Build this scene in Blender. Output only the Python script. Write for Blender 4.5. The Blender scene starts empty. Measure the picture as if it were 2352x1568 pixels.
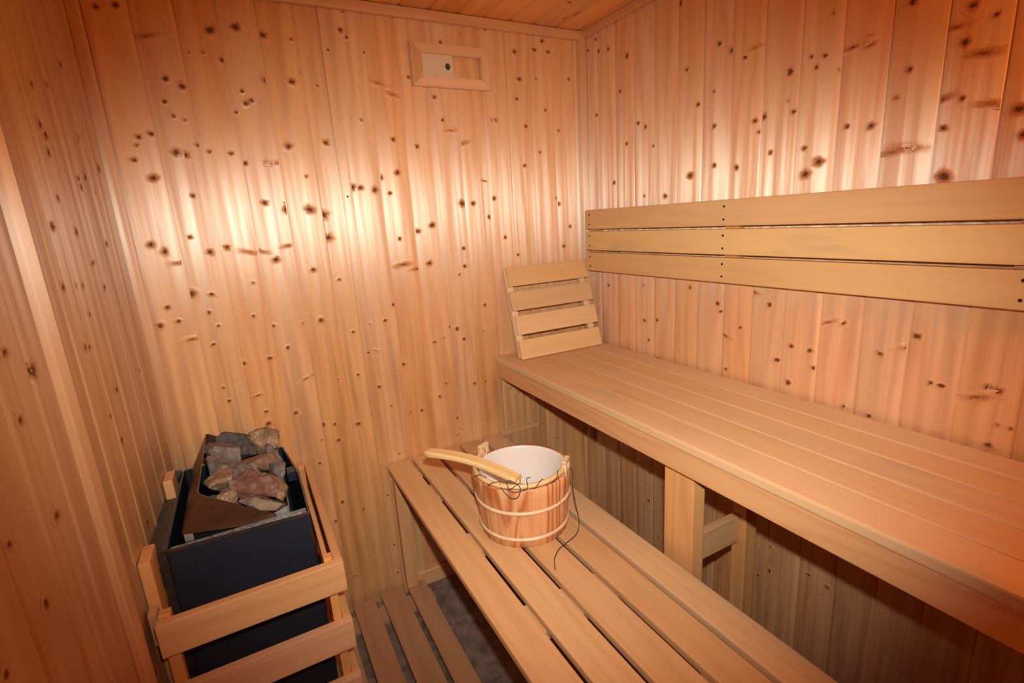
import bpy, bmesh, math, random
from mathutils import Vector, Matrix
import mathutils.noise as mnoise

sc = bpy.context.scene
COL = sc.collection
PI = math.pi

# ------------------------------------------------------------------ camera
yaw, pitch, roll = -0.48379, -0.237866, -0.063168
CAM = Vector((-1.2465, -1.6648, 1.3490))
fw = Vector((-math.sin(yaw)*math.cos(pitch), math.cos(yaw)*math.cos(pitch), math.sin(pitch)))
r0 = Vector((math.cos(yaw), math.sin(yaw), 0)); u0 = r0.cross(fw)
cr, sr = math.cos(roll), math.sin(roll)
rt = cr*r0 + sr*u0; up = -sr*r0 + cr*u0
cd = bpy.data.cameras.new('camera'); cam = bpy.data.objects.new('camera', cd); COL.objects.link(cam)
cd.sensor_width = 36; cd.lens = 1149.56*36/2352; cd.clip_start = .01
cam.matrix_world = Matrix(((rt.x, up.x, -fw.x, CAM.x), (rt.y, up.y, -fw.y, CAM.y), (rt.z, up.z, -fw.z, CAM.z), (0, 0, 0, 1)))
sc.camera = cam

# ------------------------------------------------------------------ light and exposure
sc.view_settings.view_transform = 'Standard'
sc.view_settings.look = 'None'
sc.view_settings.gamma = 1
sc.view_settings.use_curve_mapping = False
sc.view_settings.exposure = 0.0
w = bpy.data.worlds.new('world'); sc.world = w; w.use_nodes = True
w.node_tree.nodes['Background'].inputs[0].default_value = (1, .6, .35, 1)
w.node_tree.nodes['Background'].inputs[1].default_value = 0.03

def lamp(name, typ, loc, energy, color, **kw):
    d = bpy.data.lights.new(name, typ); d.energy = energy; d.color = color
    for k, v in kw.items(): setattr(d, k, v)
    o = bpy.data.objects.new(name, d); COL.objects.link(o); o.location = loc
    return o
def aim(o, target):
    o.rotation_euler = (Vector(target) - o.location).to_track_quat('-Z', 'Y').to_euler()
# the flash on top of the photographer's camera
FP = CAM + up*.095 + rt*.015 + fw*.02
fl = lamp('camera_flash', 'SPOT', FP, 82, (.985, 1, .91), spot_size=math.radians(86), spot_blend=.85, shadow_soft_size=.014)
fl.matrix_world = Matrix(((rt.x, up.x, -fw.x, FP.x), (rt.y, up.y, -fw.y, FP.y), (rt.z, up.z, -fw.z, FP.z), (0, 0, 0, 1))) @ Matrix.Rotation(math.radians(-4.0), 4, 'X') @ Matrix.Diagonal((1.42, 1.0, 1, 1))
# the sauna's own warm lamp, high on the wall behind the camera
sl = lamp('sauna_lamp', 'POINT', (-.42, -2.0, 1.62), 9.5, (1, .43, .11), shadow_soft_size=.09)

# ------------------------------------------------------------------ materials
def nodes(name):
    m = bpy.data.materials.new(name); m.use_nodes = True
    nt = m.node_tree; return m, nt, nt.nodes['Principled BSDF']
class N:
    def __init__(s, nt): s.nt = nt
    def new(s, t, **kw):
        n = s.nt.nodes.new(t)
        for k, v in kw.items(): setattr(n, k, v)
        return n
    def put(s, sock, v):
        if isinstance(v, (int, float, tuple, list)): sock.default_value = v
        else: s.nt.links.new(v, sock)
    def math(s, op, a, b=0.0, c=None, clamp=False):
        n = s.new('ShaderNodeMath', operation=op); n.use_clamp = clamp
        s.put(n.inputs[0], a); s.put(n.inputs[1], b)
        if c is not None: s.put(n.inputs[2], c)
        return n.outputs[0]
    def mix(s, f, a, b, mode='MIX'):
        n = s.new('ShaderNodeMix', data_type='RGBA', blend_type=mode)
        s.put(n.inputs[0], f); s.put(n.inputs[6], a); s.put(n.inputs[7], b)
        return n.outputs[2]
    def comb(s, x, y, z):
        n = s.new('ShaderNodeCombineXYZ')
        s.put(n.inputs[0], x); s.put(n.inputs[1], y); s.put(n.inputs[2], z); return n.outputs[0]
    def noise(s, vec, scale, detail=3, rough=.5, dist=0):
        n = s.new('ShaderNodeTexNoise'); s.put(n.inputs['Vector'], vec)
        n.inputs['Scale'].default_value = scale; n.inputs['Detail'].default_value = detail
        n.inputs['Roughness'].default_value = rough; n.inputs['Distortion'].default_value = dist
        return n.outputs[0]
    def ramp(s, f, stops, interp='LINEAR'):
        n = s.new('ShaderNodeValToRGB'); s.put(n.inputs[0], f); n.color_ramp.interpolation = interp
        e = n.color_ramp.elements
        while len(e) < len(stops): e.new(.5)
        for i, (p, c) in enumerate(stops): e[i].position = p; e[i].color = c if len(c) == 4 else (*c, 1)
        return n.outputs[0]
    def rng(s, v, a, b, c, d, smooth=False):
        n = s.new('ShaderNodeMapRange'); s.put(n.inputs[0], v)
        if smooth: n.interpolation_type = 'SMOOTHSTEP'
        for i, q in enumerate((a, b, c, d)): n.inputs[i+1].default_value = q
        return n.outputs[0]

def wood(name, light, dark, along='Z', pitch=None, across='X', org=0.0, vary=.12, ring=.45, rough=.34, spec=.5,
         bump=.3, knotty=False, coat=0.0, aniso=0.0, fibre=0.0, stain=0.0, ringf=46.0, tint=None):
    """plank wood: grain runs along one axis; every board or slat gets its own shade"""
    m, nt, bs = nodes(name); g = N(nt)
    tc = g.new('ShaderNodeTexCoord').outputs['Object']
    sp = g.new('ShaderNodeSeparateXYZ'); nt.links.new(tc, sp.inputs[0])
    ax = {'X': sp.outputs[0], 'Y': sp.outputs[1], 'Z': sp.outputs[2]}
    l = ax[along]; a = ax[across]; d = ax[[k for k in 'XYZ' if k not in (along, across)][0]]
    oi = g.new('ShaderNodeObjectInfo').outputs['Random']
    if pitch:
        idx = g.math('FLOOR', g.math('DIVIDE', g.math('SUBTRACT', a, org), pitch))
        wn = g.new('ShaderNodeTexWhiteNoise', noise_dimensions='1D'); g.put(wn.inputs['W'], g.math('ADD', idx, 7.3))
        rnd = wn.outputs[0]
    else: rnd = oi
    off = g.math('MULTIPLY', rnd, 37.0)
    aa = g.math('ADD', a, off)
    big = g.noise(g.comb(g.math('MULTIPLY', aa, 9), g.math('MULTIPLY', d, 9), g.math('MULTIPLY', l, 1.1)), 1, 2, .5)
    kn = g.new('ShaderNodeAttribute', attribute_name='knot').outputs['Fac']
    kz = g.noise(tc, 210, 3, .6)
    kn = g.math('MULTIPLY', kn, g.rng(kz, .3, .7, .72, 1.2))
    ph = g.math('ADD', g.math('MULTIPLY', a, ringf*2.2), g.math('MULTIPLY', big, ringf*.55))
    ph = g.math('ADD', ph, g.math('MULTIPLY', d, 60))
    if knotty: ph = g.math('ADD', ph, g.math('MULTIPLY', kn, 5))
    rg = g.math('MULTIPLY_ADD', g.math('SINE', ph), .5, .5)
    rg = g.math('POWER', rg, 2.2)
    fine = g.noise(g.comb(g.math('MULTIPLY', aa, 420), g.math('MULTIPLY', d, 300), g.math('MULTIPLY', l, 7)), 1, 3, .6)
    med = g.noise(g.comb(g.math('MULTIPLY', aa, 42), g.math('MULTIPLY', d, 42), g.math('MULTIPLY', l, 2.2)), 1, 3, .55)
    f = g.math('ADD', g.math('MULTIPLY', rg, ring), g.math('MULTIPLY', g.math('SUBTRACT', fine, .5), .55))
    f = g.math('ADD', f, g.math('MULTIPLY', g.math('SUBTRACT', med, .45), .8), clamp=True)
    c = g.mix(f, (*light, 1), (*dark, 1))
    if tint: c = g.mix(g.math('MULTIPLY', rnd, .75), c, (*tint, 1))
    hs = g.new('ShaderNodeHueSaturation'); g.put(hs.inputs['Color'], c)
    g.put(hs.inputs['Value'], g.rng(g.math('FRACT', g.math('MULTIPLY', rnd, 17.7)), 0, 1, 1-vary, 1+vary*.7))
    g.put(hs.inputs['Saturation'], g.rng(g.math('FRACT', g.math('MULTIPLY', rnd, 91.3)), 0, 1, .93, 1.06))
    g.put(hs.inputs['Hue'], g.rng(g.math('FRACT', g.math('MULTIPLY', rnd, 53.1)), 0, 1, .4975, .5025))
    c = hs.outputs[0]
    if stain:
        st = g.noise(g.comb(g.math('MULTIPLY', aa, 14), g.math('MULTIPLY', d, 8), g.math('MULTIPLY', l, 3.2)), 1, 4, .62)
        c = g.mix(g.math('MULTIPLY', g.rng(st, .52, .72, 0, 1, True), stain), c, (.36, .27, .18, 1))
    if knotty:
        c = g.mix(g.rng(kn, .04, .48, 0, .62, True), c, (.42, .15, .05, 1))
        c = g.mix(g.rng(kn, .36, .74, 0, .93, True), c, (.105, .030, .011, 1))
    nt.links.new(c, bs.inputs['Base Color'])
    g.put(bs.inputs['Roughness'], g.rng(med, .3, .7, rough-.05, rough+.09))
    g.put(bs.inputs['Specular IOR Level'], g.rng(kn, .1, .4, spec, spec*.25) if knotty else spec)
    bs.inputs['Coat Weight'].default_value = coat; bs.inputs['Coat Roughness'].default_value = .25
    if aniso:                                    # light scatters across the grain, as on planed and varnished softwood
        nt.links.new(g.comb(1.0 if across == 'X' else 0.0, 1.0 if across == 'Y' else 0.0, 0.0), bs.inputs['Tangent'])
        bs.inputs['Anisotropic'].default_value = aniso
    h = g.math('ADD', g.math('MULTIPLY', fine, .2), g.math('MULTIPLY', med, .9))
    h = g.math('ADD', h, g.math('MULTIPLY', rg, .25))
    if knotty:
        h = g.math('ADD', h, g.math('MULTIPLY', g.math('SINE', g.math('MULTIPLY', kn, 3.4)), .9))
    b = g.new('ShaderNodeBump'); b.inputs['Strength'].default_value = bump; b.inputs['Distance'].default_value = .0022
    nt.links.new(h, b.inputs['Height']); nt.links.new(b.outputs[0], bs.inputs['Normal'])
    if fibre:                                    # the sheen of the wood fibres: a wide lobe across the grain, a narrow one along it
        gl = g.new('ShaderNodeBsdfAnisotropic'); gl.inputs['Color'].default_value = (1, .94, .80, 1)
        gl.inputs['Roughness'].default_value = .56; gl.inputs['Anisotropy'].default_value = .63
        sk = g.noise(g.comb(g.math('MULTIPLY', aa, 38), 0.0, g.math('MULTIPLY', l, .9)), 1, 3, .6)
        b2 = g.new('ShaderNodeBump'); b2.inputs['Strength'].default_value = .8; b2.inputs['Distance'].default_value = .0028
        nt.links.new(g.math('ADD', g.math('MULTIPLY', fine, .1), sk), b2.inputs['Height'])
        nt.links.new(g.comb(0.0, 0.0, 1.0), gl.inputs['Tangent']); nt.links.new(b2.outputs[0], gl.inputs['Normal'])
        fac = g.math('MULTIPLY', g.rng(sk, .36, .66, fibre*.35, fibre*1.8, True), g.rng(kn, .02, .3, 1, .0))
        mx = g.new('ShaderNodeMixShader'); g.put(mx.inputs[0], fac)
        nt.links.new(bs.outputs[0], mx.inputs[1]); nt.links.new(gl.outputs[0], mx.inputs[2])
        nt.links.new(mx.outputs[0], nt.nodes['Material Output'].inputs['Surface'])
    return m

def plain(name, col, rough=.5, metal=0.0, spec=.5, var=.15, vscale=20, bump=0.0, col2=None, bscale=None, coat=0):
    m, nt, bs = nodes(name); g = N(nt)
    tc = g.new('ShaderNodeTexCoord').outputs['Object']
    n = g.noise(tc, vscale, 5, .6)
    c2 = col2 or tuple(x*(1-var*2) for x in col)
    nt.links.new(g.ramp(n, [(.35, col), (.68, c2)]), bs.inputs['Base Color'])
    g.put(bs.inputs['Roughness'], g.rng(n, .3, .7, rough*.85, min(1, rough*1.15)))
    bs.inputs['Metallic'].default_value = metal; bs.inputs['Specular IOR Level'].default_value = spec
    bs.inputs['Coat Weight'].default_value = coat
    if bump:
        b = g.new('ShaderNodeBump'); b.inputs['Strength'].default_value = bump; b.inputs['Distance'].default_value = .004
        nt.links.new(g.noise(tc, bscale or vscale*2, 6, .65), b.inputs['Height']); nt.links.new(b.outputs[0], bs.inputs['Normal'])
    return m

P = .0960
PL, PD = (.77, .39, .16), (.59, .235, .08)
M_back = wood('pine_panelling_back', PL, PD, 'Z', P, 'X', -1.4795, knotty=True, vary=.06, rough=.40, spec=.6, bump=.5, aniso=.6, fibre=.21)
M_right = wood('pine_panelling_right', (.77, .395, .185), (.59, .24, .10), 'Z', P, 'Y', -.947, knotty=True, vary=.06, rough=.40, spec=.6, bump=.5, aniso=.6, fibre=.21)
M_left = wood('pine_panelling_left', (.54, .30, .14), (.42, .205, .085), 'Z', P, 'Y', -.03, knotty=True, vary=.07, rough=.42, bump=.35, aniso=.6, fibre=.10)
M_ceil = wood('pine_ceiling', (.80, .37, .11), (.62, .25, .065), 'Y', P, 'X', -.02, knotty=True, vary=.12, rough=.4, bump=.25)
M_trimz = wood('pine_trim_upright', (.70, .37, .165), (.56, .25, .09), 'Z', None, 'X', knotty=True, ring=.2, rough=.42, bump=.12, fibre=.22)
M_trimx = wood('pine_trim_level', (.70, .37, .165), (.52, .22, .08), 'X', None, 'Z', knotty=True, ring=.3, rough=.42, bump=.12)
M_trimy = wood('pine_trim_deep', (.66, .30, .11), (.48, .19, .06), 'Y', None, 'Z', knotty=True, ring=.3, rough=.42, bump=.12)
AB, AD = (.66, .42, .215), (.54, .31, .14)
M_sy = wood('bench_wood_y', AB, AD, 'Y', None, 'X', ring=.22, rough=.5, spec=.35, bump=.08, stain=.32, vary=.09, ringf=60, tint=(.66, .40, .21))
M_ly = wood('low_bench_wood_y', (.64, .37, .18), (.50, .25, .105), 'Y', None, 'X', ring=.25, rough=.52, spec=.3, bump=.08, stain=.22, vary=.08, ringf=60)
M_by = wood('backrest_wood_y', (.66, .38, .15), (.54, .27, .09), 'Y', None, 'Z', ring=.2, rough=.45, spec=.4, bump=.06, stain=.12, vary=.06, ringf=60)
M_by2 = wood('backrest_wood_pale', (.70, .45, .19), (.60, .35, .12), 'Y', None, 'Z', ring=.2, rough=.45, spec=.4, bump=.06, stain=.38, vary=.02, ringf=60)
M_fy = wood('fascia_wood_y', (.66, .32, .125), (.50, .20, .07), 'Y', None, 'Z', ring=.35, rough=.45, spec=.4, bump=.08, vary=.03, ringf=80)
M_bx = wood('slat_wood_x', (.66, .41, .19), (.54, .30, .12), 'X', None, 'Z', ring=.2, rough=.5, spec=.35, bump=.06, vary=.1, ringf=60, stain=.12)
M_gx = wood('guard_wood_x', (.66, .36, .17), (.50, .22, .09), 'X', None, 'Z', ring=.25, rough=.5, spec=.35, bump=.06, vary=.05, ringf=60)
M_gy = wood('guard_wood_y', (.62, .31, .13), (.48, .20, .08), 'Y', None, 'Z', ring=.25, rough=.5, spec=.35, bump=.06, vary=.05, ringf=60)
M_pz = wood('post_wood_z', (.68, .33, .12), (.52, .20, .06), 'Z', None, 'Y', ring=.35, rough=.45, spec=.4, bump=.1, knotty=True, vary=.05, ringf=60)
M_hz = wood('headrest_rail_wood', (.74, .50, .30), (.62, .38, .20), 'Z', None, 'X', ring=.15, rough=.5, bump=.05, vary=.03)
M_duck = wood('duckboard_wood', (.56, .28, .15), (.42, .19, .09), 'Y', None, 'X', ring=.3, rough=.6, spec=.3, bump=.1, stain=.45, vary=.08)
M_stave = wood('stave_wood', (.66, .34, .16), (.40, .095, .03), 'Z', None, 'X', ring=.75, rough=.36, spec=.45, bump=.05, vary=.05, ringf=90)
M_hoop = plain('hoop_wood', (.80, .56, .34), .45, var=.1, vscale=30)
M_cane = plain('cane', (.78, .50, .22), .4, var=.12, vscale=60)
M_ladle = wood('ladle_wood', (.84, .58, .28), (.68, .40, .15), 'X', None, 'Y', ring=.4, rough=.4, bump=.05, vary=.02, ringf=90)
M_ply = plain('pale_plywood', (.64, .46, .28), .55, var=.06, vscale=14)
M_liner = plain('white_plastic', (.76, .67, .61), .28, var=.03, vscale=5)
M_black = plain('blue_black_enamel', (.012, .017, .027), .42, spec=.45, var=.12, vscale=30, bump=.05)
M_dark = plain('dark_steel', (.02, .028, .035), .4, metal=.6, var=.2, vscale=25)
M_brown = plain('heat_browned_steel', (.13, .05, .02), .4, metal=.5, var=.3, vscale=12, col2=(.055, .024, .012))
M_steel = plain('dull_steel', (.50, .46, .45), .38, metal=.6, var=.2, vscale=18)
M_crust = plain('limescaled_steel', (.36, .40, .41), .6, metal=.3, var=.2, vscale=110, bump=.5, col2=(.09, .085, .08))
M_rust = plain('grimy_steel', (.085, .055, .040), .35, metal=.5, var=.2, vscale=40, bump=.4, col2=(.035, .03, .026))
M_screw = plain('screw_steel', (.03, .022, .018), .4, metal=.5)
M_hole = plain('painted_hole_shade', (.03, .035, .04), .5)  # dark colour painted in for the shade inside the finger hole
M_cord = plain('dark_wire', (.045, .032, .028), .5)
M_floor = plain('speckled_floor', (.30, .20, .155), .5, spec=.3, vscale=22, col2=(.13, .08, .06), bump=.25)
def stone_mat(name, a, b, c, sc_=34, fleck=.6):
    m, nt, bs = nodes(name); g = N(nt)
    tc = g.new('ShaderNodeTexCoord').outputs['Object']
    n = g.noise(tc, sc_, 8, .68, .3); n2 = g.noise(tc, sc_*4.5, 4, .7)
    col = g.ramp(n, [(.30, a), (.5, b), (.66, c)])
    col = g.mix(g.math('MULTIPLY', g.rng(n2, .56, .68, 0, 1, True), fleck), col, (*[min(1, x*1.9) for x in c], 1))
    nt.links.new(col, bs.inputs['Base Color'])
    bs.inputs['Roughness'].default_value = .8; bs.inputs['Specular IOR Level'].default_value = .25
    bb = g.new('ShaderNodeBump'); bb.inputs['Strength'].default_value = .8; bb.inputs['Distance'].default_value = .006
    nt.links.new(g.math('ADD', n, g.math('MULTIPLY', n2, .3)), bb.inputs['Height']); nt.links.new(bb.outputs[0], bs.inputs['Normal'])
    return m
S_grey = stone_mat('grey_stone', (0.056, 0.048, 0.048), (0.160, 0.128, 0.112), (0.272, 0.216, 0.176), fleck=.3)
S_dark = stone_mat('dark_grey_stone', (0.039, 0.036, 0.039), (0.098, 0.085, 0.081), (0.156, 0.130, 0.124), fleck=.15)
S_tan = stone_mat('tan_stone', (0.105, 0.068, 0.045), (0.270, 0.173, 0.105), (0.390, 0.255, 0.150), fleck=.8)
S_flat = stone_mat('plain_tan_stone', (0.131, 0.087, 0.058), (0.246, 0.160, 0.102), (0.304, 0.203, 0.131), fleck=.1)
S_red = stone_mat('reddish_stone', (.10, .038, .028), (.17, .072, .052), (.26, .16, .125), fleck=.3)

# ------------------------------------------------------------------ mesh helpers
def link_mesh(name, bm, mats, parent=None, smooth=False, loc=None):
    me = bpy.data.meshes.new(name); bm.to_mesh(me); bm.free()
    for m in (mats if isinstance(mats, (list, tuple)) else [mats]): me.materials.append(m)
    if smooth:
        for p in me.polygons: p.use_smooth = True
    o = bpy.data.objects.new(name, me); COL.objects.link(o)
    if parent is not None: o.parent = parent
    if loc is not None: o.location = loc
    return o
def box(bm, lo, hi, bev=.002, seg=2, mat=0, M=None):
    c = [(a+b)/2 for a, b in zip(lo, hi)]; s = [abs(b-a) for a, b in zip(lo, hi)]
    t = bmesh.new()
    bmesh.ops.create_cube(t, size=1)
    for v in t.verts: v.co = Vector((v.co.x*s[0], v.co.y*s[1], v.co.z*s[2]))
    if bev: bmesh.ops.bevel(t, geom=t.edges[:], offset=min(bev, min(s)*.45), segments=seg, profile=.6, affect='EDGES')
    for v in t.verts:
        v.co += Vector(c)
        if M is not None: v.co = M @ v.co
    merge(bm, t, mat)
def merge(bm, t, mat=0, M=None):
    mp = {}
    for v in t.verts: mp[v] = bm.verts.new(M @ v.co if M is not None else v.co)
    for f in t.faces:
        nf = bm.faces.new([mp[v] for v in f.verts]); nf.material_index = mat; nf.smooth = f.smooth
    t.free()
def catmull(pts, n=8):
    P_ = [Vector(p) for p in pts]; P_ = [2*P_[0]-P_[1]] + P_ + [2*P_[-1]-P_[-2]]; out = []
    for i in range(1, len(P_)-2):
        a, b, c, d = P_[i-1:i+3]
        for k in range(n):
            t = k/n
            out.append(.5*((2*b)+(c-a)*t+(2*a-5*b+4*c-d)*t*t+(3*b-a-3*c+d)*t**3))
    out.append(P_[-2]); return out
def tube(bm, pts, r, n=10, mat=0, flat=None, rf=None):
    """round (or flattened) tube along a polyline"""
    rings = []; prev = None
    for i, p in enumerate(pts):
        t = (pts[min(i+1, len(pts)-1)] - pts[max(i-1, 0)]).normalized()
        a = Vector((0, 0, 1)) if abs(t.z) < .95 else Vector((1, 0, 0))
        if prev is not None: a = prev
        s = (t.cross(a)).normalized(); q = s.cross(t).normalized(); prev = q
        rr = r*(rf(i/(len(pts)-1)) if rf else 1)
        fx, fy = (flat if flat else (1, 1))
        rings.append([bm.verts.new(p + s*math.cos(2*PI*k/n)*rr*fx + q*math.sin(2*PI*k/n)*rr*fy) for k in range(n)])
    for a, b in zip(rings[:-1], rings[1:]):
        for k in range(n):
            f = bm.faces.new((a[k], a[(k+1) % n], b[(k+1) % n], b[k])); f.smooth = True; f.material_index = mat
    bm.faces.new(rings[0][::-1]).material_index = mat; bm.faces.new(rings[-1]).material_index = mat
def lathe(bm, prof, n=64, mat=0, closed=True):
    rings = [[bm.verts.new((r*math.cos(2*PI*k/n), r*math.sin(2*PI*k/n), z)) for k in range(n)] for r, z in prof]
    prs = list(zip(rings[:-1], rings[1:]))
    if closed: prs.append((rings[-1], rings[0]))
    for a, b in prs:
        for k in range(n):
            f = bm.faces.new((a[k], a[(k+1) % n], b[(k+1) % n], b[k])); f.smooth = True; f.material_index = mat
def thing(name, label, cat, loc=(0, 0, 0), rz=0, group=None):
    o = bpy.data.objects.new(name, None); COL.objects.link(o); o.empty_display_size = .05
    o.location = loc; o.rotation_euler = (0, 0, rz); o['label'] = label; o['category'] = cat
    if group: o['group'] = group
    return o
def tag(o, label, cat, group=None):
    o['label'] = label; o['category'] = cat
    if group: o['group'] = group
    return o
def struct(o): o['kind'] = 'structure'; return o
def boxobj(name, lo, hi, mat, parent=None, bev=.002, label=None, M=None):
    """box part whose origin sits at its own centre so that every slat gets its own shade"""
    bm = bmesh.new(); c = Vector([(a+b)/2 for a, b in zip(lo, hi)])
    box(bm, [a-b for a, b in zip(lo, c)], [a-b for a, b in zip(hi, c)], bev)
    o = link_mesh(name, bm, mat, parent, loc=c)
    if label: o['label'] = label
    return o
def screws(parent, pts, normal, r=.0032):
    """small dark screw heads, one object each, standing .6 mm proud"""
    first = None
    for p in pts:
        if first is None:
            bm = bmesh.new()
            prof = [(0.0001, .0012), (r*.4, .0012), (r*.5, .0005), (r*.9, .0008), (r, 0.0), (0.0001, -.001)]
            lathe(bm, prof, 12, 0, False)
            first = o = link_mesh('screw', bm, M_screw, parent)
        else:
            o = first.copy(); COL.objects.link(o); o.parent = parent
        o.location = p
        o.rotation_euler = Vector(normal).to_track_quat('Z', 'Y').to_euler()

# knots in the panelling: position along the wall, height, size (e = elongated)
KB="-1.448,1.910,2;-1.407,1.919,2;-1.359,1.855,3e;-1.320,1.864,1;-1.213,1.884,3;-1.151,1.898,3;-1.085,1.885,2.5;-1.013,1.881,1;-1.271,1.825,1;-1.238,1.828,1;-1.194,1.814,2.5;-1.334,1.759,2;-1.301,1.742,2;-1.096,1.770,2.5;-1.029,1.771,2.5;-1.001,1.797,1;-1.347,1.703,1.2;-0.961,1.764,1;-0.858,1.901,1.2;-0.861,1.967,1;-1.185,1.684,1;-1.143,1.715,1.5;-1.156,1.707,1.5;-1.334,1.668,1.2;-1.310,1.659,1;-1.391,1.624,1.5;-1.428,1.595,1;-1.440,1.559,1.3;-1.345,1.578,2.3;-1.325,1.572,2;-1.267,1.580,1;-1.216,1.576,1.2;-1.184,1.550,1.5;-1.127,1.547,2;-1.064,1.596,2.3;-0.959,1.608,1.8;-0.913,1.549,1.3;-1.408,1.514,2.5;-1.028,1.512,1;-1.327,1.466,1.2;-1.153,1.441,1.8;-1.097,1.420,2.5;-1.033,1.416,2.8;-0.995,1.400,2.8;-0.992,1.330,3;-0.896,1.478,1.8;-0.874,1.476,1.8;-0.829,1.468,2.3;-0.782,1.457,1.2;-0.750,1.520,1.8;-0.805,1.505,1.8;-0.675,1.600,1.8;-0.752,1.620,1.5;-0.736,1.752,2.5e;-0.779,1.782,2.5e;-0.845,1.674,1;-0.810,1.865,1.3;-0.702,1.331,1.8;-0.649,1.348,1.8;-0.681,1.806,1;-1.353,1.357,1.2;-1.446,1.344,2;-1.418,1.323,2;-1.394,1.290,1.5e;-1.313,1.313,1.5;-1.269,1.323,2;-1.217,1.306,2e;-1.179,1.303,1.5e;-1.110,1.315,1.5e;-1.148,1.277,2;-1.048,1.237,1.5;-1.377,1.203,3;-1.330,1.195,1.5;-1.345,1.145,1.3;-1.440,1.172,1.5;-1.220,1.216,1;-1.235,1.118,1;-1.467,1.124,2;-1.422,1.130,1.5;-1.399,1.074,2e;-1.351,1.051,1.3;-1.329,1.103,1.1;-1.186,1.080,1.3;-1.049,1.078,2;-1.103,1.076,1;-1.157,1.007,1.3;-0.956,1.025,1.2;-1.212,0.983,1.7;-1.283,0.980,1.5;-1.122,0.898,1.7e;-1.025,0.876,1;-1.098,0.907,1;-0.960,0.879,1.2;-1.340,0.874,1.3;-1.349,0.918,1;-1.167,0.793,2.3;-1.249,0.777,2.5;-1.094,0.733,2.3;-1.056,0.726,1.5;-0.981,0.708,2;-0.813,1.097,1.5;-0.847,1.047,1.5;-0.903,1.042,1.5;-0.803,0.884,1.8;-0.834,0.868,1;-0.863,0.746,1;-0.798,0.706,1.5;-0.756,0.703,1.5;-1.121,0.603,1.2;-0.763,1.226,2.5e;-0.718,1.207,2e;-0.672,1.222,2.3;-0.767,1.311,1.2;-0.683,0.944,1.5;-0.855,0.562,1;-0.532,1.415,2.3;-0.491,1.413,1.5;-0.432,1.364,1.3;-0.407,1.428,1.3;-0.514,1.610,2e;-0.553,1.651,2e;-0.395,1.690,1.2;-0.401,1.968,1;-0.290,1.912,2;-0.277,1.826,2.3;-0.210,1.926,2;-0.176,1.957,2;-0.154,1.923,2;-0.067,1.840,1.3;-0.292,1.762,1.5;-0.209,1.831,1;-0.562,1.916,1.3;-0.600,1.752,1.8;-0.529,1.791,1.2;-0.578,1.683,1.2;-0.260,1.672,1.3;-0.174,1.730,1.2;-0.137,1.419,1.5;-0.274,1.538,1.2;-0.206,1.584,1;-0.120,1.661,1;-0.081,1.310,1;-0.323,1.220,1.5;-0.115,1.236,1.3;-0.373,1.288,1.2;-0.593,0.978,2;-0.617,0.990,1.3;-0.476,1.050,1.2;-0.490,0.953,1;-0.646,0.954,1;-0.541,1.262,1.5;-0.566,1.172,1;-0.542,0.759,1.3;-0.497,0.758,1;-0.654,0.783,1.2;-0.684,0.739,1.2;-0.795,0.707,1;-0.611,0.592,1;-0.928,0.351,1.3;-1.099,0.378,1.5;-1.140,0.519,1;-0.359,0.684,1;-0.392,0.709,1;-0.997,0.191,1;-0.919,0.127,1;-0.184,0.439,1.2"
KR="-0.472,1.928,2;-0.245,1.855,2;-0.147,1.904,1.5;-0.094,1.911,1.5;-0.089,2.037,1;-0.503,1.745,1.5;-0.617,1.780,2;-0.657,1.752,2;-0.728,1.737,2e;-0.699,1.724,1.5;-0.603,1.663,1;-0.207,1.755,1.3;-0.547,1.641,1.5;-0.075,1.704,1.2;-0.297,1.636,1.5;-0.332,1.618,1.2;-0.763,1.566,1.5;-0.738,1.561,1.5;-0.607,1.571,1.2;-0.827,1.655,2;-0.878,1.674,1.2;-0.891,1.648,1.2;-1.002,1.668,2.5;-0.969,1.667,2e;-1.021,1.498,2;-0.913,1.438,3;-0.883,1.413,2.8;-0.876,1.474,1.2;-0.523,1.446,2.3;-0.611,1.465,1.2;-0.787,1.476,1.2;-0.366,1.555,1;-0.240,1.580,1.2;-0.168,1.457,1.2;-0.326,1.400,1;-0.422,1.393,1.3;-1.163,1.380,3.2;-1.090,1.443,3e;-1.069,1.438,2e;-1.173,1.676,2;-1.153,1.647,2e;-1.169,1.616,1.8;-1.197,1.590,2.5e;-1.145,1.524,2e;-1.177,1.519,1.2;-1.219,1.501,2e;-1.075,1.716,2;-1.260,1.483,2;-1.272,1.439,1.5;-1.083,1.593,1.2;-1.065,1.544,1;-0.971,1.506,1.2;-0.921,1.749,1;-0.946,1.629,1;-0.640,1.066,2;-0.652,1.043,1.5;-0.765,1.111,2e;-0.810,1.082,2;-0.327,0.969,1.5;-0.349,0.900,1.5;-0.129,1.079,1.2;-0.322,1.095,1;-0.533,1.105,1;-0.391,0.979,1.3;-0.722,1.005,1.5;-0.671,0.972,2e;-0.969,1.057,2e;-1.003,1.062,2.2;-0.879,0.979,2;-0.929,0.977,2;-0.841,0.932,2;-0.877,0.877,2;-0.941,0.933,1.5;-1.089,1.002,2;-1.137,1.024,2.5e;-1.155,1.054,2;-1.190,0.959,1.3;-1.209,0.957,1.5;-1.267,0.948,3e;-1.298,0.970,1.8;-1.283,0.973,2;-1.305,0.903,1;-1.325,0.901,1;-1.297,0.856,1.5;-1.081,0.847,1.3;-1.023,0.854,1;-0.356,0.377,1.3;-0.672,0.194,1.5;-0.723,0.202,1;-1.027,0.336,1.3;-0.779,0.223,1.2;-0.824,0.237,1.2;-0.976,0.340,1.3;-0.860,0.359,1;-0.764,0.210,1;-0.013,0.363,1.3;0.068,0.349,1;0.459,0.218,1"
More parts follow.
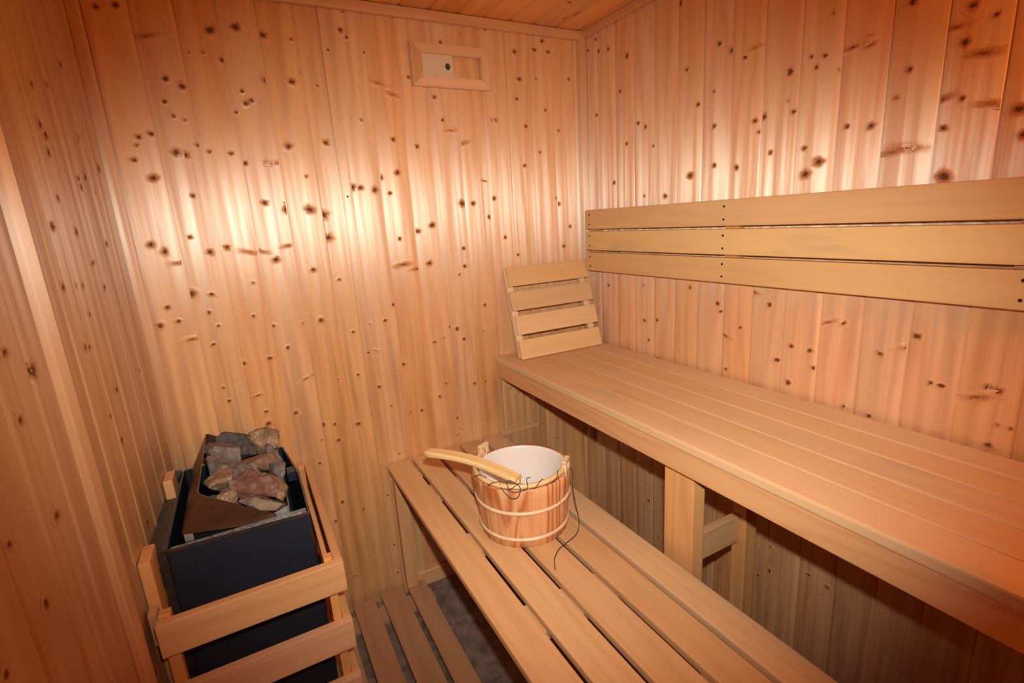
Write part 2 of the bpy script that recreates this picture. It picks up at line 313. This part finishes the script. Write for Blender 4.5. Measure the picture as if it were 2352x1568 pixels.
KL="-0.489,1.281,1.5;-0.421,1.279,1;-0.386,1.275,1;-0.462,1.164,1.5;-0.440,1.160,1;-0.693,1.176,3;-0.347,1.046,1.8;-0.379,1.525,2;-0.386,1.573,2;-0.371,1.557,2;-0.235,1.474,1.5;-0.127,1.473,2;-0.240,1.491,1.5;-0.462,1.388,2;-0.395,1.441,1.2;-0.151,1.353,1.2;-0.578,1.216,1.5;-0.289,1.663,1;-0.757,1.217,1.5;-0.772,1.124,1.5;-0.753,0.966,2;-0.396,0.948,2;-0.848,0.886,2;-0.967,0.882,1.5;-0.251,1.259,1.2;-0.140,1.038,1"

# ------------------------------------------------------------------ the room
H = 2.0; YF = -2.25
LW = lambda y: -1.505 + .053*y            # the left wall runs very slightly out of square
def prof_v(t, cup):
    e = min(t, 1-t); h = -cup*(1-(2*t-1)**2)
    if e < .07: h -= .0042*(1-e/.07)
    if e < .013: h -= .0025
    return h
def prof(t, cup):
    """height of a tongue-and-groove board across its width, t in 0..1"""
    e = min(t, 1-t); h = -cup*(1-(2*t-1)**2)
    if e < .22: h -= .0036*(1-e/.22)**2
    if e < .013: h -= .0025
    return h
def panelled(name, mat, u0, u1, org, place, z0, z1, knots, seed, rows=6, extra=0, pf=prof):
    """vertical boards from u0 to u1; place(u, h, z) gives the point, h being the height towards the room"""
    rnd = random.Random(seed); bm = bmesh.new(); kl = bm.verts.layers.float.new('knot')
    ts = [0, .0125, .0135, .035, .06, .0695, .0705, .09, .12, .16, .22, .28, .34, .4, .46, .5, .54, .6, .66, .72, .78, .84, .88, .91, .9295, .9305, .94, .965, .9865, .9875]
    cups = {}; cols = []
    i0 = math.floor((u0-org)/P); i1 = math.floor((u1-org)/P)
    for i in range(i0, i1+1):
        cups[i] = (rnd.uniform(-.0002, .0008), rnd.uniform(-.0006, .0006), rnd.uniform(-.00025, .00025), rnd.uniform(0, 6.28))
        for t in ts:
            u = org + (i+t)*P
            if u0 < u < u1: cols.append(u)
    cols = [u0] + cols + [u1]
    def hh(u):
        i = math.floor((u-org)/P); t = (u-org)/P-i; c, s, q, w_ = cups.get(i, (.0005, 0, 0, 0)); return pf(t, c) + s*(t-.5)*2 + q*math.sin(4*PI*t+w_)*min(1, 12*t, 12*(1-t))
    grid = [[bm.verts.new(place(u, hh(u), z0+(z1-z0)*j/rows)) for j in range(rows+1)] for u in cols]
    for a, b in zip(grid[:-1], grid[1:]):
        for j in range(rows): bm.faces.new((a[j], b[j], b[j+1], a[j+1])).smooth = True
    kk = []
    for s in knots.split(';'):
        if not s: continue
        a, b, c = s.split(','); el = c.endswith('e'); kk.append((float(a), float(b), float(c.strip('e')), el))
    for _ in range(extra): kk.append((rnd.uniform(u0, u1), rnd.uniform(z0, z1), rnd.uniform(.7, 1.8), rnd.random() < .15))
    kk = [k for k in kk if u0+.004 < k[0] < u1-.004 and z0+.01 < k[1] < z1-.01]
    for ku, kz, ks, el in kk:                      # knots: small inlaid discs following the board's face
        i = math.floor((ku-org)/P); lo, hi = max(u0, org+(i+.02)*P), min(u1, org+(i+.98)*P)
        R_ = .0070*ks + .0032; sx = 2.7 if el else rnd.uniform(.9, 1.2); sz = rnd.uniform(.75, 1.05) if not el else .7
        tilt = rnd.uniform(-.4, .4); ph = [rnd.uniform(-.14, .14) for _ in range(5)]
        core = rnd.uniform(.55, .75) if el else rnd.uniform(.9, 1.0) if ks > 1.1 else rnd.uniform(.62, .95)
        rads = [0, .2, .34, .48, .64, .82, 1.0]; NS = 22; prev = None
        for rr in rads:
            val = core*(1-rr)**1.25
            ring = []
            for q in range(1 if rr == 0 else NS):
                an = 2*PI*q/NS; wob = 1+sum(p*math.sin((j+1)*an+p*40) for j, p in enumerate(ph))*.6
                x = R_*rr*math.cos(an)*sx*wob; z = R_*rr*math.sin(an)*sz*wob
                x, z = x*math.cos(tilt)-z*math.sin(tilt), x*math.sin(tilt)+z*math.cos(tilt)
                u = min(hi, max(lo, ku+x))
                v = bm.verts.new(place(u, hh(u)+.0004, kz+z)); v[kl] = val; ring.append(v)
            if prev is not None:
                for q in range(NS):
                    q2 = (q+1) % NS
                    fs = (prev[0], ring[q], ring[q2]) if len(prev) == 1 else (prev[q], ring[q], ring[q2], prev[q2])
                    f = bm.faces.new(fs); f.smooth = True
            prev = ring
    bmesh.ops.dissolve_degenerate(bm, dist=1e-6, edges=bm.edges[:])
    # face everything towards the room
    t0, t1 = place((u0+u1)/2, 0, 1), place((u0+u1)/2, 1, 1); nrm = (Vector(t1)-Vector(t0)).normalized()
    for f in bm.faces:
        f.normal_update()
        if f.normal.dot(nrm) < 0: f.normal_flip()
    # thickness behind the face
    back = [[bm.verts.new(place(u, -.03, z)) for z in (z0, z1)] for u in (u0, u1)]
    bm.faces.new((back[0][0], back[0][1], back[1][1], back[1][0]))
    return struct(link_mesh(name, bm, mat))

panelled('wall_back', M_back, -1.56, .02, -1.4795, lambda u, h, z: (u, -h, z), -.01, H+.02, KB, 3, extra=46)
panelled('wall_right', M_right, YF-.02, .02, -.947, lambda u, h, z: (-h, u, z), -.01, H+.02, KR, 5, extra=60)
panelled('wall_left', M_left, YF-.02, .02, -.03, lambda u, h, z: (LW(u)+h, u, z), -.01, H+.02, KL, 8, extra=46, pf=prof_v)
panelled('wall_front', M_left, -1.68, .02, -.02, lambda u, h, z: (u, YF+h, z), -.01, H+.02, '', 9, extra=20)
panelled('ceiling', M_ceil, -1.68, .02, -.02, lambda u, h, z: (u, YF + (z/1.0)*(-YF+.02), H-h), 0, 1,
         '-0.12,0.93,2;-0.14,0.95,1;-0.2,0.9,1', 12, extra=24)
bm = bmesh.new(); box(bm, (-1.7, YF-.03, -.03), (.03, .03, 0), 0)
struct(link_mesh('floor', bm, M_floor))

def trim(name, lo, hi, mat, knots=(), bev=.004, rot=None):
    bm = bmesh.new(); box(bm, lo, hi, bev, 3)
    o = struct(link_mesh(name, bm, mat)); return o
trim('trim_1', (-.030, -.024, .0), (-.002, -.002, H), M_trimz)                       # back right corner
bm = bmesh.new(); box(bm, (-1.507, -.020, 0), (-1.479, -.001, H), .007, 4)
struct(link_mesh('trim_2', bm, M_trimz))                                            # back left corner
trim('trim_3', (-1.50, -.018, 1.970), (-.02, -.001, 1.999), M_trimx)                # under the ceiling, back
trim('trim_4', (-.018, -2.2, 1.974), (-.001, -.02, 1.999), M_trimy)                 # under the ceiling, right
trim('trim_5', (-.934, -.009, .03), (-.902, -.001, 1.970), M_trimz, bev=.003)       # cover strip on the back wall
bm = bmesh.new(); ya, yb = -.642, -.600
box(bm, (0, ya, 0), (.014, yb, 1.99), .004, 3)
for v in bm.verts: v.co.x += LW(v.co.y) - .001
struct(link_mesh('trim_6', bm, M_trimz))                                            # cover strip on the left wall
trim('baseboard_back', (-.90, -.012, .0), (-.02, -.001, .062), M_trimx)
for i, (a, b) in enumerate((((-.296, -.009, .545), (-.274, -.001, .758)), ((-.446, -.009, .520), (-.274, -.001, .544)))):
    trim('trim_%d' % (7+i), a, b, M_trimz if i == 0 else M_trimx, bev=.002)

screws(bpy.data.objects['trim_5'], [(-.918, -.009, z) for z in (.10, .22, .42, .95, 1.45, 1.86)], (0, -1, 0), .003)

# ------------------------------------------------------------------ wall vent
t = thing('wall_vent', 'pine framed ventilation hatch high on the back wall with a pale sliding shutter', 'vent', (-.533, -.002, 1.843))
X0, X1, Z0, Z1 = -.140, .140, -.064, .064; x0, x1, z0, z1 = -.102, .102, -.033, .033
def mitre(quad, name):
    bm = bmesh.new(); vs = []
    for y in (0, -.015):
        vs.append([bm.verts.new((a, y, b)) for a, b in quad])
    n = 4
    bm.faces.new(vs[1]); bm.faces.new(vs[0][::-1])
    for k in range(n): bm.faces.new((vs[0][k], vs[0][(k+1) % n], vs[1][(k+1) % n], vs[1][k]))
    bmesh.ops.recalc_face_normals(bm, faces=bm.faces[:]); bmesh.ops.bevel(bm, geom=bm.edges[:], offset=.0018, segments=2, affect='EDGES')
    return link_mesh('frame_strip', bm, M_trimx if 'x' in name else M_trimz, t)
mitre([(X0, Z1), (X1, Z1), (x1, z1), (x0, z1)], 'x'); mitre([(X0, Z0), (x0, z0), (x1, z0), (X1, Z0)], 'x')
mitre([(X0, Z0), (X0, Z1), (x0, z1), (x0, z0)], 'z'); mitre([(X1, Z0), (x1, z0), (x1, z1), (X1, Z1)], 'z')
o = boxobj('sliding_shutter', (-.103, -.008, -.034), (.004, -.003, .034), M_ply, t, .0008, 'pale plywood shutter')
bm = bmesh.new(); lathe(bm, [(.0001, .0002), (.0065, .0002), (.0085, .0010), (.0088, .0002), (.0085, -.001), (.0001, -.001)], 24, 0, False)
h = link_mesh('finger_hole', bm, M_hole, o, True, loc=(.034, -.0026, 0)); h.rotation_euler = (PI/2, 0, 0); h.scale = (1, 1.15, 1)  # solid disc on the shutter, the hole's inner shade is in its colour

# ------------------------------------------------------------------ upper bench
YB = -2.20
t = thing('upper_bench', 'wide upper sauna bench of close-set pale slats along the right wall', 'bench', (-.225, -1.1, 0))
t_ = Vector(t.location)
def rel(p): return tuple(Vector(p)-t_)
ex = [-.446, -.396, -.308, -.221, -.133, -.012]
ex = [-.452, -.3645, -.277, -.1895, -.102, -.0145]
for a, b in zip(ex[:-1], ex[1:]):
    boxobj('slat', rel((a+.0008, YB, .8255)), rel((b-.0008, -.024 if a > -.12 else -.004, .8487)), M_sy, t, .0045)
fa = boxobj('front_rail', rel((-.4455, YB, .766)), rel((-.4235, -.003, .8240)), M_fy, t, .0025)
boxobj('end_rail', rel((-.4230, -.022, .768)), rel((-.03, -.001, .8250)), M_gx, t)
boxobj('back_rail', rel((-.022, YB, .768)), rel((-.0035, -.025, .8250)), M_fy, t)
for y in (-.70, -1.55): boxobj('cross_rail', rel((-.4230, y-.022, .768)), rel((-.0225, y+.022, .8250)), M_gx, t)
# middle support: front post, stretcher, wall post
boxobj('front_post', rel((-.4225, -.940, .0005)), rel((-.3835, -.850, .7675)), M_pz, t, .003)
boxobj('rear_post', rel((-.1640, -.893, .0005)), rel((-.1180, -.850, .7675)), M_pz, t, .003)
boxobj('stretcher', rel((-.3830, -.874, .452)), rel((-.1645, -.852, .530)), M_gx, t, .002)

# ------------------------------------------------------------------ backrest on the right wall
t = thing('backrest', 'long three-board wooden backrest fixed to the right wall above the upper bench', 'backrest', (-.04, -1.1, 1.25))
t_ = Vector(t.location)
for y in (-.082, -.702, -1.32, -1.95):
    boxobj('batten', rel((-.0290, y-.022, 1.142)), rel((-.0035, y+.022, 1.362)), M_pz, t)
for k in range(3):
    z = 1.3671-.0790*k
    s = boxobj('slat', rel((-.0490, YB, z-.0712)), rel((-.0292, -.054, z)), M_by2 if k == 1 else M_by, t, .004)
    c = Vector(s.location) + t_
    screws(s, [Vector((-.0490, y, zz))-c for y in (-.080, -.690, -1.32) for zz in (z-.018, z-.053)], (-1, 0, 0), .0034)

# ------------------------------------------------------------------ lower bench
t = thing('lower_bench', 'low slatted sauna bench of five spaced boards carrying the bucket', 'bench', (-.68, -1.1, 0))
t_ = Vector(t.location)
for k in range(5):
    a = -.907+k*.0936
    s = boxobj('slat', rel((a, YB, .5155)), rel((a+.0805, -.006, .5345)), M_ly, t, .004)
for y in (-.045, -.235, -.552, -.868, -1.19, -1.50, -1.82):
    boxobj('crossbar', rel((-.885, y-.044, .492)), rel((-.475, y+.044, .5150)), M_gx, t)
for x in (-.90,):
    boxobj('wall_leg', rel((x+.004, -.045, .041)), rel((x+.046, -.0105, .491)), M_pz, t, .003)
for x in (-.62, -.50):
    boxobj('leg', rel((x, -1.14, .0005)), rel((x+.045, -1.07, .491)), M_pz, t, .003)
boxobj('wall_leg', rel((-.50, -.045, .0005)), rel((-.46, -.013, .491)), M_pz, t, .003)

# ------------------------------------------------------------------ leaning headrest
t = thing('headrest', 'small four-slat wooden headrest leaning in the corner on the upper bench', 'headrest', (-.2195, -.1330, .8490))
lean = math.atan2(.100, .330)
t.rotation_euler = (-lean, 0, math.radians(-1.6))
for k in range(4):
    z = .003+k*.0905
    s = boxobj('slat', (-.180+.004*(k % 2), 0, z), (.177+.003*(k % 2), .013, z+.0715), M_bx, t, .003)
for x, d in ((-.1795, 0), (.140, 0)):
    boxobj('rail', (x, .0132, .0105), (x+.024, .034, .343), M_hz, t, .002)

# ------------------------------------------------------------------ bucket
BC = Vector((-.6695, -.574, .5345)); BH = .170
t = thing('sauna_bucket', 'round stave bucket with a white liner standing on the lower bench', 'bucket', BC)
bm = bmesh.new(); NS = 26
rb, rtp = .117, .1320
def rad(z): return rb + (rtp-rb)*z/BH
n = NS*6
def stave_r(k, z):
    f = (k % 6)/6; e = min(f, 1-f); return rad(z) - (.0013 if e < .01 else 0) + .0008*math.sin(f*PI)
zs = [.0, .002, .04, .09, .14, BH-.003, BH]
outer = [[bm.verts.new(((stave_r(k, z)-(.002 if j in (0, len(zs)-1) else 0))*math.cos(2*PI*k/n), (stave_r(k, z)-(.002 if j in (0, len(zs)-1) else 0))*math.sin(2*PI*k/n), z)) for k in range(n)] for j, z in enumerate(zs)]
inner = [[bm.verts.new(((rad(z)-.0125)*math.cos(2*PI*k/n), (rad(z)-.0125)*math.sin(2*PI*k/n), z)) for k in range(n)] for z in (BH, .02)]
rg = outer + inner
for a, b in zip(rg[:-1], rg[1:]):
    for k in range(n):
        f = bm.faces.new((a[k], a[(k+1) % n], b[(k+1) % n], b[k])); f.smooth = True
bm.faces.new(outer[0][::-1]); bm.faces.new(inner[-1])
link_mesh('staves', bm, M_stave, t)
bm = bmesh.new()
lathe(bm, [(.0001, .022), (.092, .022), (.0975, .030), (rad(.15)-.0165, .15), (rad(.165)-.0140, .1665), (rad(.168)-.0128, BH+.0015), (rad(.168)-.0105, BH+.0022), (rad(.168)-.0105, BH+.0004)], 72, 0, False)
link_mesh('liner', bm, M_liner, t, True)['label'] = 'white plastic liner'
for z in (.104, .026):
    bm = bmesh.new(); r_ = rad(z)+.0006
    lathe(bm, [(r_, z-.0055), (r_+.0026, z-.0042), (r_+.0040, z), (r_+.0026, z+.0042), (r_, z+.0055)], 72)
    link_mesh('hoop', bm, M_hoop, t, True)['label'] = 'pale bent-wood hoop'
EA = (math.radians(118), math.radians(-50))
for an in EA:
    bm = bmesh.new()
    for sgn in (-1, 1):                                  # a raised stave with a notch for the cane handle
        box(bm, (-.006, sgn*.0125-.0065, BH-.012), (.006, sgn*.0125+.0065, BH+.033), .0025)
    box(bm, (-.006, -.019, BH-.012), (.006, .019, BH+.010), .002)
    box(bm, (-.006, -.019, BH+.026), (.006, .019, BH+.036), .002)
    o = link_mesh('ear', bm, M_hoop, t, loc=((rad(BH)-.0065)*math.cos(an), (rad(BH)-.0065)*math.sin(an), .001))
    o.rotation_euler = (0, 0, an)
    for v in o.data.vertices: v.co.z -= 0
# cane handle folded forward onto the rim
bm = bmesh.new(); pts = []
for i in range(41):
    f = i/40; an = EA[0] + (math.radians(310)-EA[0])*f
    lift = .019*abs(2*f-1)**3; r_ = .1225+.003*math.sin(f*PI)
    pts.append(Vector((r_*math.cos(an), r_*math.sin(an), BH+.0085+lift*.0+ .010*abs(2*f-1)**4)))
tube(bm, pts, .0064, 12)
link_mesh('handle', bm, M_cane, t)['label'] = 'cane carrying handle folded onto the rim'
# dark wire wound round the handle, looping loose at the front and trailing to the bench
bm = bmesh.new()
def hp(f): 
    x = f*40; i = min(39, int(x)); return pts[i].lerp(pts[i+1], x-i)
wp = []
for i in range(220):
    f = .18+.76*i/219; c = hp(f); rr = .0075 + .0015*math.sin(i*.7)
    t1 = (hp(min(1, f+.01))-hp(f-.01)).normalized(); s = t1.cross(Vector((0, 0, 1))); a = i*.16
    wp.append(c + s*math.cos(a)*rr + Vector((0, 0, 1))*math.sin(a)*rr)
tube(bm, wp, .0011, 6)
def bl(p): return Vector(p)-BC
loop = catmull([hp(.50)+Vector((0, -.006, .006)), hp(.52)+Vector((.0, -.014, -.012)), hp(.56)+Vector((0, -.018, -.024)), hp(.60)+Vector((0, -.017, -.018)),
                hp(.62)+Vector((0, -.010, .004)), hp(.58)+Vector((0, .004, .014)), hp(.55)+Vector((0, -.004, .010)), hp(.57)+Vector((0, -.013, -.008)), hp(.66)+Vector((0, -.010, -.002)),
                hp(.68)+Vector((0, .006, .016)), hp(.70)+Vector((0, .004, .020))], 7)
tube(bm, loop, .0011, 6)
link_mesh('wire_binding', bm, M_cord, t)['label'] = 'thin dark wire wound round the handle'
bm = bmesh.new()
tail = catmull([hp(.97)+Vector((.006, .0, .004)), (.118, -.069, .150), (.1160, -.072, .105), (.1200, -.076, .050), bl((-.5430, -.655, .5380)), bl((-.582, -.700, .5362)),
                bl((-.628, -.718, .5362)), bl((-.660, -.730, .5362)), bl((-.690, -.756, .5362)), bl((-.708, -.787, .5362))], 9)
tube(bm, tail, .0012, 6)
link_mesh('wire_tail', bm, M_cord, t)['label'] = 'loose end of dark wire trailing onto the bench'

# ------------------------------------------------------------------ ladle
A = Vector((-.873, -.405, .7340)); B = Vector((-.715, -.640, .7090))
t = thing('ladle', 'pale wooden ladle resting over the left rim of the bucket', 'ladle', A)
d = (B-A); yw = math.atan2(d.y, d.x); t.rotation_euler = (0, 0, yw)
L_ = math.hypot(d.x, d.y); bm = bmesh.new()
sec = []
for i in range(25):
    f = i/24; x = L_*f
    z = -.001 + (.010*math.sin(f*PI)) + (B.z-A.z)*f**1.3
    hw = (.0175+.001*f) * (1 if f > .06 else .72+.28*(f/.06)**.5); ht = .0080 - .001*f
    y = .006*math.sin(f*PI)
    sec.append([bm.verts.new((x, y+hw*a, z+ht*b)) for a, b in ((-1, -.5), (-.8, -1), (.8, -1), (1, -.5), (1, .5), (.8, 1), (-.8, 1), (-1, .5))])
for a, b in zip(sec[:-1], sec[1:]):
    for k in range(8): bm.faces.new((a[k], a[(k+1) % 8], b[(k+1) % 8], b[k])).smooth = False
bm.faces.new(sec[0][::-1]); bm.faces.new(sec[-1])
bmesh.ops.recalc_face_normals(bm, faces=bm.faces[:])
link_mesh('handle', bm, M_ladle, t)
bm = bmesh.new()
lathe(bm, [(.0001, -.030), (.020, -.028), (.029, -.016), (.031, .004), (.028, .004), (.026, -.014), (.018, -.024), (.0001, -.026)], 32, 0, False)
o = link_mesh('bowl', bm, M_ladle, t, True, loc=(L_-.018, .012, -.084))
bm = bmesh.new(); tube(bm, [Vector((L_-.004, .0, -.028)), Vector((L_-.002, .002, -.045)), Vector((L_-.004, .005, -.078))], .006, 8)
link_mesh('neck', bm, M_ladle, t)

# ------------------------------------------------------------------ electric heater
t = thing('sauna_heater', 'black electric sauna heater with an open top full of stones, standing in the corner', 'heater', (-1.342, -.25, 0))
t_ = Vector(t.location)
HX0, HX1, HYF, HYB, HZ0, HZ1 = -1.487, -1.197, -.472, -.040, .10, .706
# outer casing, open at the top, back right corner cut off
out = [(HX0, HYF-.0), (HX1, HYF-.018), (HX1, -.26), (-1.222, HYB), (HX0, HYB)]
def offset(poly, d):
    res = []; m = len(poly)
    for i in range(m):
        p0, p1, p2 = Vector(poly[i-1]), Vector(poly[i]), Vector(poly[(i+1) % m])
        e1 = (p1-p0).normalized(); e2 = (p2-p1).normalized(); n1 = Vector((-e1.y, e1.x)); n2 = Vector((-e2.y, e2.x))
        b = (n1+n2).normalized(); res.append(tuple(p1 + b*d/max(.3, b.dot(n1))))
    return res
def round_poly(poly, r, k=4):
    res = []; m = len(poly)
    for i in range(m):
        p0, p1, p2 = Vector(poly[i-1]), Vector(poly[i]), Vector(poly[(i+1) % m])
        a = p1+(p0-p1).normalized()*r; c = p1+(p2-p1).normalized()*r
        for j in range(k+1):
            f = j/k; res.append(tuple(a.lerp(p1, f).lerp(p1.lerp(c, f), f)))
    return res
def shell(poly, z0, z1, th, mats, name, zf=None, poly0=None, zf0=None, cap=False):
    """thin-walled open sleeve between two outlines"""
    bm = bmesh.new(); p1 = poly; p0 = poly0 or poly; m = len(p1)
    i1, i0 = offset(p1, th), offset(p0, th)
    Z1 = zf or (lambda x, y: z1); Z0_ = zf0 or (lambda x, y: z0)
    def ring(pp, Z): return [bm.verts.new((x-t_.x, y-t_.y, Z(x, y))) for x, y in pp]
    a, b, c, d_ = ring(p0, Z0_), ring(p1, Z1), ring(i1, Z1), ring(i0, Z0_)
    for u_, v_ in ((a, b), (b, c), (c, d_), (d_, a)):
        for k in range(m): bm.faces.new((u_[k], u_[(k+1) % m], v_[(k+1) % m], v_[k]))
    if cap: bm.faces.new(d_)
    bmesh.ops.recalc_face_normals(bm, faces=bm.faces[:])
    return bm
cas = round_poly(out, .010)
bm = shell(cas, HZ0, HZ1, .004, None, 'casing', cap=True)
link_mesh('casing', bm, M_black, t)['label'] = 'blue-black enamelled casing'
# limescaled top ledge along the front and a thin rim
rim = shell(round_poly(offset(out, -.0008), .010), HZ1-.004, HZ1+.002, .0045, None, 'rim')
link_mesh('rim', rim, M_rust, t)
bm = bmesh.new()
box(bm, (HX0+.006-t_.x, HYF+.0045-t_.y, HZ1-.008), (HX1-.006-t_.x, HYF+.020-t_.y, HZ1-.003), .001)
link_mesh('front_ledge', bm, M_crust, t)['label'] = 'limescaled metal ledge along the front'
# inner stone box
rz = lambda x, y: .805-.70*(x+1.41)
inner_p = round_poly([(-1.412, -.445), (-1.264, -.450), (-1.264, -.045), (-1.412, -.045)], .014)
low_p = round_poly([(-1.457, -.447), (-1.266, -.452), (-1.266, -.045), (-1.457, -.045)], .008)
bm = shell(inner_p, 0, 0, .0022, None, '', zf=rz, poly0=low_p, zf0=lambda x, y: .722-.175*(x+1.457))
bm.faces.ensure_lookup_table()
for f in bm.faces:
    cx = f.calc_center_median().x + t_.x; nn = f.normal
    if cx > -1.268: f.material_index = 1
link_mesh('stone_hood', bm, [M_brown, M_steel], t)['label'] = 'heat-browned steel hood around the stones'
in2 = round_poly([(-1.330, -.440), (-1.237, -.449), (-1.237, -.050), (-1.330, -.050)], .012)
bm = shell(in2, .60, .7, .002, None, '', zf=lambda x, y: .717 if x > -1.262 else .690, cap=True)
link_mesh('stone_box', bm, M_steel, t)['label'] = 'dull steel inner box'
bm = shell(round_poly([(-1.452, -.425), (-1.332, -.425), (-1.332, -.050), (-1.452, -.050)], .012), .60, .7, .002, None, '', zf=lambda x, y: .706, cap=True)
link_mesh('inner_box', bm, M_dark, t)
boxobj('hood_lug', rel((-1.453, -.444, .700)), rel((-1.436, -.441, .722)), M_steel, t, .0005)
boxobj('bracket', rel((-1.2265, -.232, .676)), rel((-1.2035, -.195, .704)), M_black, t, .001)
boxobj('terminal_box', rel((-1.5200, -.452, .30)), rel((-1.4890, -.10, .702)), M_rust, t, .003, 'grimy steel mounting box on the left side')
boxobj('mounting_plate', rel((-1.506, -.098, .30)), rel((-1.4890, -.045, .715)), M_dark, t, .002)
bm = bmesh.new(); tube(bm, [Vector(rel(p)) for p in ((-1.512, -.457, .685), (-1.506, -.458, .64), (-1.511, -.457, .60), (-1.504, -.458, .52))], .0032, 8)
link_mesh('cable', bm, M_rust, t)
for x, y in ((-1.46, -.44), (-1.23, -.44), (-1.46, -.08), (-1.25, -.08)):
    boxobj('foot', rel((x, y, .0405)), rel((x+.025, y+.025, .1003)), M_dark, t, .001)

# stones, one object each
def stone(seed, loc, size, mat, label, rot=(0, 0, 0), cuts=9, group='stones in the heater'):
    rnd = random.Random(seed); bm = bmesh.new(); bmesh.ops.create_icosphere(bm, subdivisions=4, radius=1)
    pl = []
    for _ in range(cuts):
        v = Vector([rnd.gauss(0, 1) for _ in range(3)]).normalized(); pl.append((v, rnd.uniform(.40, .68)))
    for v in bm.verts:
        for nrm, dd in pl:
            e = v.co.dot(nrm)-dd
            if e > 0: v.co -= nrm*e*.98
        n_ = mnoise.noise(v.co*1.7+Vector((seed*3.1, 0, 0)))*.13 + mnoise.noise(v.co*4.3+Vector((0, seed*1.7, 0)))*.085 + mnoise.noise(v.co*11)*.035
        v.co *= (1+n_)
        v.co = Vector((v.co.x*size[0], v.co.y*size[1], v.co.z*size[2]))*1.5
    o = link_mesh('heater_stone', bm, mat, None, True, loc=loc); o.rotation_euler = rot
    return tag(o, label, 'stone', group)
stone(1, (-1.336, -.082, .772), (.046, .032, .024), S_dark, 'dark grey wedge stone jutting past the back edge of the heater top', (.2, .35, .3))
stone(2, (-1.270, -.095, .752), (.043, .042, .030), S_tan, 'pale speckled tan stone at the back right of the heap', (.1, .3, .2))
stone(3, (-1.368, -.165, .778), (.034, .055, .024), S_grey, 'flat grey stone along the upper left of the heap', (0, .45, .1))
stone(4, (-1.293, -.215, .742), (.052, .048, .024), S_flat, 'smooth flat brown stone in the middle of the heap', (0, .48, .5))
stone(5, (-1.372, -.262, .778), (.030, .038, .024), S_grey, 'rough grey stone against the left side of the hood', (.2, .4, .8))
stone(6, (-1.370, -.345, .776), (.031, .042, .026), S_tan, 'yellow-flecked stone left of the reddish one', (.1, .5, .2))
stone(7, (-1.310, -.378, .766), (.033, .058, .022), S_red, 'reddish wedge-shaped stone at the front of the heap', (.25, .25, .75), 9)
stone(8, (-1.262, -.350, .726), (.026, .058, .028), S_tan, 'long pale brown stone along the right edge beside the reddish one', (0, .45, .1))
stone(9, (-1.358, -.400, .764), (.028, .020, .017), S_tan, 'small pinkish-brown stone behind the front lip of the hood', (.1, .4, .3))
stone(10, (-1.251, -.255, .728), (.018, .030, .024), S_grey, 'small grey stone wedged at the right edge near the bracket', (.1, .4, .2))
stone(11, (-1.335, -.290, .762), (.034, .030, .022), S_grey, 'grey-brown stone between the flat stone and the yellow-flecked one', (.3, .5, 1.2))
stone(12, (-1.256, -.165, .735), (.020, .032, .024), S_grey, 'mottled grey stone just below the pale stone at the right edge', (.3, .2, .2))
stone(13, (-1.330, -.130, .758), (.034, .036, .022), S_dark, 'dark stone in the hollow below the back wedge stone', (.1, .5, .9))
stone(14, (-1.300, -.414, .731), (.034, .015, .015), S_flat, 'small brown stone lying along the front lip under the reddish one', (.1, .35, -.1))
for i, (x, y, z) in enumerate(((-1.375, -.215, .735), (-1.375, -.375, .735), (-1.29, -.17, .695), (-1.29, -.31, .692), (-1.36, -.09, .735))):
    stone(30+i, (x, y, z-.006), (.026, .032, .016), S_grey if i % 2 else S_dark, 'grey stone buried under the top layer in the heater', (.2*i, .3, .5*i), group='buried heater stones')

# ------------------------------------------------------------------ heater guard
t = thing('heater_guard', 'wooden guard rail of pale boards around the black heater', 'guard rail', (-1.33, -.3, 0))
t_ = Vector(t.location)
for z in (.620, .462, .304):
    boxobj('front_board', rel((-1.510, -.592, z-.076)), rel((-1.1505, -.571, z)), M_gx, t, .003)
    boxobj('side_board', rel((-1.1705, -.5705, z-.076)), rel((-1.1515, -.014, z)), M_gy, t, .003)
boxobj('corner_post', rel((-1.1900, -.5705, .041)), rel((-1.1712, -.548, .626)), M_pz, t)
boxobj('corner_post', rel((-1.506, -.5705, .041)), rel((-1.484, -.548, .626)), M_pz, t)
boxobj('end_post', rel((-1.1900, -.036, .041)), rel((-1.1712, -.012, .626)), M_pz, t)
for z in (.6165,):
    boxobj('inner_strip', rel((-1.1895, -.547, z-.030)), rel((-1.1785, -.037, z)), M_gy, t)
for y0, y1, zt in ((-.515, -.440, .718), (-.200, -.130, .752)):
    x = LW(y0)+.0035
    o = boxobj('wall_post', rel((x, y0, .041)), rel((x+.022, y1, zt)), M_pz, t, .003)
boxobj('side_board', rel((-1.527, -.5475, .545)), rel((-1.5105, -.516, .621)), M_gy, t, .003)

# ------------------------------------------------------------------ duckboard on the floor
t = thing('duckboard', 'dark slatted duckboard on the floor beside the heater and lower bench', 'duckboard', (-1.15, -1.0, 0))
t_ = Vector(t.location)
for a, b in ((-1.491, -1.415), (-1.392, -1.316), (-1.291, -1.215), (-1.191, -1.116), (-1.091, -1.016), (-.991, -.911), (-.894, -.826)):
    boxobj('slat', rel((a, -2.15, .021)), rel((b, -.018, .040)), M_duck, t, .003)
for y in (-.085, -.75, -1.4, -2.05):
    boxobj('crossbar', rel((-1.50, y-.035, .0005)), rel((-.815, y+.035, .0205)), M_duck, t)
